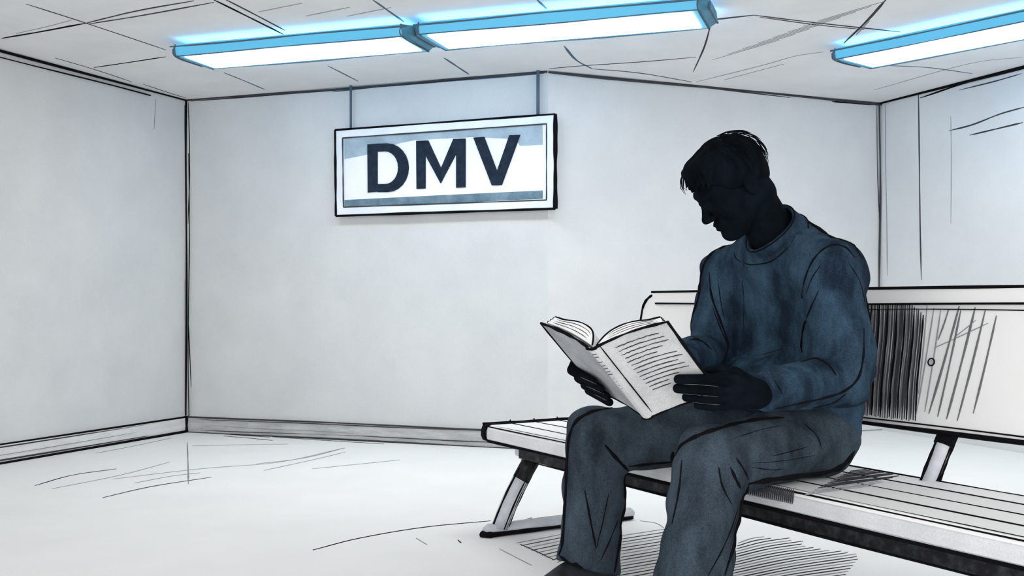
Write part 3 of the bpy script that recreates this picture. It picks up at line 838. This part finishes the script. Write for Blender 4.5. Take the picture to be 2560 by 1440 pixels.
# soft folds
X, Y, Z = F.X, F.Y, F.Z
F.d += (.0045 * np.sin(X * 21 + Z * 34 + 2 * np.sin(Y * 14)) + .003 * np.sin(Z * 62 + X * 30 - Y * 25)).astype(np.float32)
fw = (X - O[0]) * Fd[0] + (Y - O[1]) * Fd[1]
near_arm = np.minimum(F.cone(elN, WN, .085, .06), F.cone(elF, WF, .08, .06))
F.sub(F.cone(Rc0 - ax0 * .055, Rc0 + ax0 * .12, .083, .10), .012)
cut = (.550 + .45 * fw) - Z
F.d = np.where(near_arm < .005, F.d, np.maximum(F.d, cut.astype(np.float32)))
def ink_sw(mb, bvh):
    draw_on(mb, bvh, [
        ([(1995, 512), (2040, 535), (2100, 575), (2145, 625), (2178, 690), (2190, 800), (2192, 900), (2184, 1000), (2168, 1060), (2138, 1115)], .0080),
        ([(2010, 530), (2060, 552), (2118, 592), (2158, 650)], .0035),
        ([(1820, 598), (1795, 620), (1765, 652), (1752, 695), (1746, 745), (1730, 795), (1716, 845)], .0055),
        ([(2004, 745), (2012, 700), (2030, 655), (2056, 625), (2086, 612), (2116, 620), (2138, 645)], .0030),
        ([(2015, 735), (2030, 695), (2052, 662)], .0018),
        ([(2046, 728), (2025, 775), (2008, 820), (2003, 865), (2006, 882)], .0032),
        ([(1870, 945), (1920, 934), (1960, 920), (2000, 910)], .0036), ([(2002, 905), (2040, 897), (2070, 912), (2090, 938)], .0040),
        ([(2010, 895), (2040, 890), (2065, 900)], .002),
        ([(1935, 1022), (2000, 1008), (2060, 995), (2110, 978), (2145, 945), (2158, 890), (2160, 820)], .0036),
        ([(2030, 1020), (2080, 1008), (2115, 985)], .003),
        ([(1773, 680), (1779, 740), (1800, 800), (1820, 862), (1807, 905)], .0034), ([(1780, 765), (1805, 830), (1822, 866)], .002),
        ([(1795, 700), (1803, 760), (1812, 800)], .0014),
        ([(1722, 850), (1750, 850), (1780, 875)], .0034), ([(1735, 848), (1760, 856)], .002),
        ([(1835, 630), (1840, 645), (1852, 655)], .0018), ([(1857, 655), (1880, 662), (1930, 652), (1975, 615)], .0020), ([(1975, 615), (2000, 565), (2012, 530)], .0016),
        ([(1935, 950), (1946, 968), (1957, 985)], .0018),
        ([(1895, 945), (1899, 985), (1893, 1028)], .0016),
        ([(1900, 1028), (1960, 1030), (2010, 1035), (2050, 1062), (2085, 1092), (2118, 1116)], .0040), ([(2050, 1060), (2070, 1085), (2085, 1110)], .003),
        ([(2075, 1018), (2098, 1030), (2120, 1035)], .003),
        ([(2175, 740), (2178, 830), (2176, 930), (2165, 1000)], .003),
        ([(1876, 905), (1900, 900), (1925, 890)], .001), ([(1890, 890), (1930, 880), (1955, 872)], .001),
        ([(2120, 655), (2150, 705), (2165, 770)], .0014), ([(1856, 700), (1860, 760), (1858, 830)], .0012),
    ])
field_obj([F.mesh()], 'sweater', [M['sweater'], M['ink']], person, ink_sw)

# collar band
ax = nrm(V(-.70, -.38, .60)); Rc = V(.790, 3.225, 1.172) + ax * .010
q1 = nrm(np.cross(ax, Ld)); q2 = nrm(np.cross(ax, q1))
mb = MB(); n = 40; prof = [(.098, -.058), (.092, -.03), (.088, 0.0), (.082, .004), (.078, 0.0), (.080, -.03), (.088, -.058)]
vs = []
for i in range(n):
    a = 2 * math.pi * i / n
    wob = 1 + .02 * math.sin(3 * a)
    for r, hgt in prof: vs.append(Rc + (q1 * math.cos(a) * 1.04 + q2 * math.sin(a)) * r * wob + ax * (hgt + .004 * math.sin(2 * a)))
k = len(prof)
fs = [[i * k + j, ((i + 1) % n) * k + j, ((i + 1) % n) * k + (j + 1) % k, i * k + (j + 1) % k] for i in range(n) for j in range(k)]
mb.add(vs, fs, 0, True)
mb.tube([vs[i * k + 2] + ax * .001 for i in range(n)] + [vs[2]], .0022, 1, 6)
mb.tube([vs[i * k + 0] + ax * .004 for i in range(n)] + [vs[0]], .0022, 1, 6)
mb.build('collar', [M['sweater'], M['ink']], person)

# trousers
F = Field((.10, 2.68, .04), (1.2, 3.75, .75), .0075)
for l in (-.12, 0, .12):
    F.union(F.cone(T3(l * .8, .02, .548), T3(l, .06, .55), .108, .108), .05)
thN0, thF0 = hipN + V(0, 0, -.005), hipF
F.union(F.cone(hipN + Fd * .03, kneeN - UP * .012, .110, .095), .04)
F.union(F.cone(hipF + Fd * .03, kneeF - UP * .012, .115, .096), .04)
dn = nrm(ankN - kneeN); df = nrm(ankF - kneeF)
F.union(np.maximum(F.cone(kneeN, ankN - UP * .03, .096, .104), F.plane(ankN - UP * .035, (0, 0, -1))), .028)
F.union(np.maximum(F.cone(kneeF, ankF, .094, .098), F.plane(ankF + UP * .015, (-.25, -.1, -1))), .028)
X, Y, Z = F.X, F.Y, F.Z
F.d += (.004 * np.sin(X * 26 - Z * 30 + 2 * np.sin(Y * 16)) + .003 * np.sin(Z * 55 + X * 18 + Y * 30)).astype(np.float32)
# flattened where it rests on the seat
ww = (X - bo[0]) * bw[0] + (Y - bo[1]) * bw[1]
F.d = np.where((ww > -.012) & (Z < SEAT + .03), np.maximum(F.d, (SEAT + .004) - Z), F.d)
# hollow hems
for a, r in ((ankN - UP * .035, .088), (ankF + UP * .01, .080)):
    F.sub(F.cone(a - UP * .05, a + UP * .05, r, r - .02), .006)
def ink_tr(mb, bvh):
    draw_on(mb, bvh, [
        ([(1688, 1140), (1706, 1112), (1745, 1090), (1790, 1074), (1850, 1058), (1900, 1049), (1960, 1044)], .0062),
        ([(1682, 1130), (1674, 1200), (1660, 1300), (1646, 1380), (1640, 1440)], .0075), ([(1705, 1150), (1697, 1230), (1680, 1310)], .003),
        ([(1872, 1212), (1860, 1245), (1852, 1290), (1838, 1350), (1812, 1438)], .0065), ([(1845, 1270), (1825, 1330), (1800, 1385), (1770, 1440)], .0022),
        ([(1870, 1210), (1930, 1198), (2000, 1188), (2070, 1178), (2110, 1160), (2136, 1128)], .0090),
        ([(1797, 1168), (1806, 1215), (1830, 1262)], .0026), ([(1826, 1168), (1838, 1195), (1852, 1222)], .0042), ([(1840, 1145), (1860, 1175), (1872, 1200)], .003),
        ([(1932, 1140), (1980, 1128), (2020, 1117)], .0014), ([(1880, 1168), (1930, 1175), (1960, 1172)], .0014), ([(1880, 1158), (1960, 1152), (2040, 1138)], .0010),
        ([(2010, 1058), (2042, 1090), (2055, 1125)], .0022), ([(1822, 1100), (1900, 1075), (1960, 1062)], .0009),
        ([(1530, 1020), (1480, 1030), (1440, 1055), (1423, 1100), (1417, 1180), (1412, 1290), (1406, 1360), (1397, 1388)], .0070),
        ([(1397, 1388), (1425, 1408), (1455, 1425)], .0050),
        ([(1462, 1225), (1476, 1300), (1490, 1370)], .0030), ([(1522, 1232), (1508, 1300), (1491, 1370)], .0018), ([(1545, 1300), (1525, 1350), (1502, 1400)], .0022),
        ([(1572, 1166), (1620, 1160), (1692, 1154)], .0056),
        ([(1566, 1186), (1571, 1240), (1556, 1300), (1546, 1370), (1534, 1440)], .0062),
        ([(1512, 1112), (1540, 1145), (1572, 1178)], .0050),
    ])
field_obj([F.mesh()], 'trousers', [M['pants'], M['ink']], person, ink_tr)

# shoes
for a in (ankN, ankF):
    F = Field(a + V(-.38, -.3, -.11), a + V(.16, .16, .12), .006)
    heel = a * 1; heel[2] = .05; heel = heel - Fd * .06; toe = heel + Fd * .30; toe[2] = .034
    mid_ = heel + Fd * .17
    F.union(F.cone(heel, mid_, .050, .056), 0); F.union(F.cone(mid_, toe, .056, .042), .03)
    F.union(F.cone(a - Fd * .02 + UP * .02, heel + Fd * .12 + UP * .045, .050, .042), .05)
    F.sub(F.plane((0, 0, .004), (0, 0, 1)), .004)
    P, Q_ = F.mesh()
    def ink_sh(mb, bvh, heel=heel, toe=toe):
        side = np.cross(UP, Fd)
        for s in (-1, 1):
            mb.tube([heel + side * s * .050 - UP * (heel[2] - .018), heel + Fd * .17 + side * s * .057 - UP * (heel[2] - .018), toe + side * s * .038 - UP * (toe[2] - .018), toe + Fd * .040 - UP * (toe[2] - .018)], .003, 1, 6)
        for j in range(4):
            c = heel + Fd * (.10 + .03 * j) + UP * (.062 - .010 * j)
            mb.tube([c - side * .02, c + UP * .006, c + side * .02], .0028, 1, 6)
    field_obj([(P, Q_)], 'shoe', [M['shoe'], M['ink']], person, ink_sh)

# ------------------------------------------------------------------ book
book = thing('book', S1, 'open grey hardcover book held in both hands of the seated person', 'book')
# cover: section across the spine, pushed along the spine
def sec_pts(side):
    d = rr_ if side > 0 else ll_; nd = nr if side > 0 else nl; BW = BWR if side > 0 else BWL
    out = []
    for t in np.linspace(0, 1, 9):
        bow = (.010 if side > 0 else .006) * math.sin(math.pi * t)
        out.append(Bx * side * .016 + d * (BW - .016) * t + nd * bow)
    return out
L_, R2 = sec_pts(-1), sec_pts(1)
TH = .0045
spine = [Bx * .016 * math.cos(a) - nn * .010 * math.sin(a) for a in np.linspace(math.pi, 0, 7)]
def cover_piece(line, nds, name, m, draw=None, lab=None):
    mb = MB(); a = [S1 + p for p in line]; b = [S1 + p + q * TH for p, q in zip(line, nds)]
    mb.prism(a + b[::-1], u_ * BH, 0)
    if draw: draw(mb)
    o = mb.build(name, W_(M[m]), book)
    if lab: o['label'] = lab
    return o
def edge(mb, line, v, r):
    mb.ink([S1 + p + u_ * v for p in line], r, 1, taper=False, wob=.25)
def cov(t, v, line):
    i = min(int(t * 8), 7); f = t * 8 - i
    return S1 + line[i] * (1 - f) + line[i + 1] * f + u_ * v
def d_front(mb):
    edge(mb, R2, BH, .0034); edge(mb, R2, 0, .0032)
    mb.ink([cov(1, v, R2) for v in np.linspace(0, BH, 6)], .0042, 1, taper=False)
    mb.ink([cov(.035, v, R2) - nr * .001 for v in np.linspace(.015, BH, 6)], .0018, 1)
    rnd = random.Random(5)
    def pr(px, py): return on_plane(px, py, S1 + Bx * .016 - nr * .0, nr)
    vv = [.900 - .0505 * k for k in range(13)]
    for k, v in enumerate(vv):
        t0 = .17 + .004 * k + rnd.uniform(0, .02); t1 = .86 - .05 * (k % 3) - (.28 if k > 10 else 0)
        t1 = (.80, .84, .86, .74, .62, .86, .90, .80, .86, .88, .70, .52, .50)[k]
        n = 26; pts = []
        for i in range(n):
            t = t0 + (t1 - t0) * i / (n - 1)
            pts.append(cov(t, v * BH + (.0009 if k < 6 else .0004) * rnd.uniform(-1, 1), R2) - nr * .0006)
        mb.ink(pts, .0012 if k < 6 else .0014, 2, flat=-nr, wob=.3)
def d_back(mb):
    edge(mb, L_, BH, .0044); edge(mb, L_, 0, .0030)
    mb.ink([cov(1, v, L_) for v in np.linspace(0, BH, 6)], .0030, 1, taper=False)
def d_spine(mb):
    mb.ink([S1 + p + u_ * BH for p in spine], .0042, 1, taper=False); mb.ink([S1 + p + u_ * 0 for p in spine], .0034, 1, taper=False)
    mb.ink([S1 + spine[0] + u_ * v for v in np.linspace(0, BH, 6)], .0022, 1, taper=False)
    rnd = random.Random(2)
    for k, v in enumerate((.93, .89, .83, .78, .735, .69, .655, .60, .55, .50, .45)):
        c = S1 - nn * .0105 + u_ * v * BH
        w = .008 if k < 7 else .004
        mb.ink([c - Bx * w - u_ * .001, c + u_ * rnd.uniform(-.002, .002), c + Bx * w + u_ * .002], .0009, 2 if k < 7 else 3)
cover_piece(R2, [nr] * 9, 'front_cover', 'cover', d_front, 'pale grey cover with dark lines of small print')
cover_piece(L_, [nl] * 9, 'back_cover', 'cover_d', d_back, 'darker grey plain cover')
cover_piece(spine, [nn] * 7, 'spine', 'cover', d_spine)
def pages(side, thick):
    d = rr_ if side > 0 else ll_; nd = nr if side > 0 else nl
    mb = MB(); low = []; top = []
    Wp = (BWR if side > 0 else BWL) - .014
    for t in np.linspace(0, 1, 13):
        bow = (.010 if side > 0 else .006) * math.sin(math.pi * t)
        base = Bx * side * .004 * (1 - t) + d * (.006 + (Wp - .006) * t) + nd * (bow + TH + .001)
        hgt = thick * (min(1, t * 5) ** .6) + .012 * math.sin(math.pi * min(1, t * 1.25)) * (1 if t < .8 else 1)
        low.append(base); top.append(base + nd * max(hgt, .0015) - d * (.010 * t))
    a = [S1 + p + u_ * .006 for p in low + top[::-1]]
    mb.prism(a, u_ * (BH - .012), 0)
    tp = S1 + u_ * (BH - .0058)
    mb.ink([tp + p for p in top], .0022, 1, taper=False)
    for f in (.25, .5, .75):
        mb.ink([tp + low[i] * (1 - f) + top[i] * f for i in range(2, 12)], .0009, 1)
    jag = [low[-1] * (1 - f) + top[-1] * f + d * (.003 if k % 2 else -.001) for k, f in enumerate(np.linspace(0, 1, 7))]
    mb.ink([tp + p for p in jag], .0012, 1, taper=False)
    for f in (0, .35, .7, 1):
        mb.ink([S1 + low[-1] * (1 - f) + top[-1] * f + u_ * v for v in np.linspace(.008, BH - .008, 5)], .0009, 1)
    mb.build('page_block', W_(M['page']), book)
pages(1, .020); pages(-1, .026)

# ------------------------------------------------------------------ light, camera, world
sc = bpy.context.scene
w = bpy.data.worlds.new('daylight'); sc.world = w; w.use_nodes = True  # even fill light, added through the open side behind the camera
bg = w.node_tree.nodes['Background']; bg.inputs['Color'].default_value = (1.0, .992, .978, 1); bg.inputs['Strength'].default_value = 1.6
cam = bpy.data.cameras.new('camera'); co = bpy.data.objects.new('camera', cam); COL.objects.link(co)
co.location = (0, 0, CAMH); co.rotation_euler = (math.pi / 2, 0, 0)
cam.sensor_width = 36; cam.lens = FOC / 2560 * 36; cam.shift_y = (CY - 720) / 2560; cam.clip_start = .05
sc.camera = co
sc.view_settings.view_transform = 'Standard'; sc.view_settings.look = 'None'; sc.view_settings.gamma = 1
sc.view_settings.use_curve_mapping = False; sc.view_settings.exposure = 0.64
for o in bpy.data.objects:
    if '_loc' in o: del o['_loc']
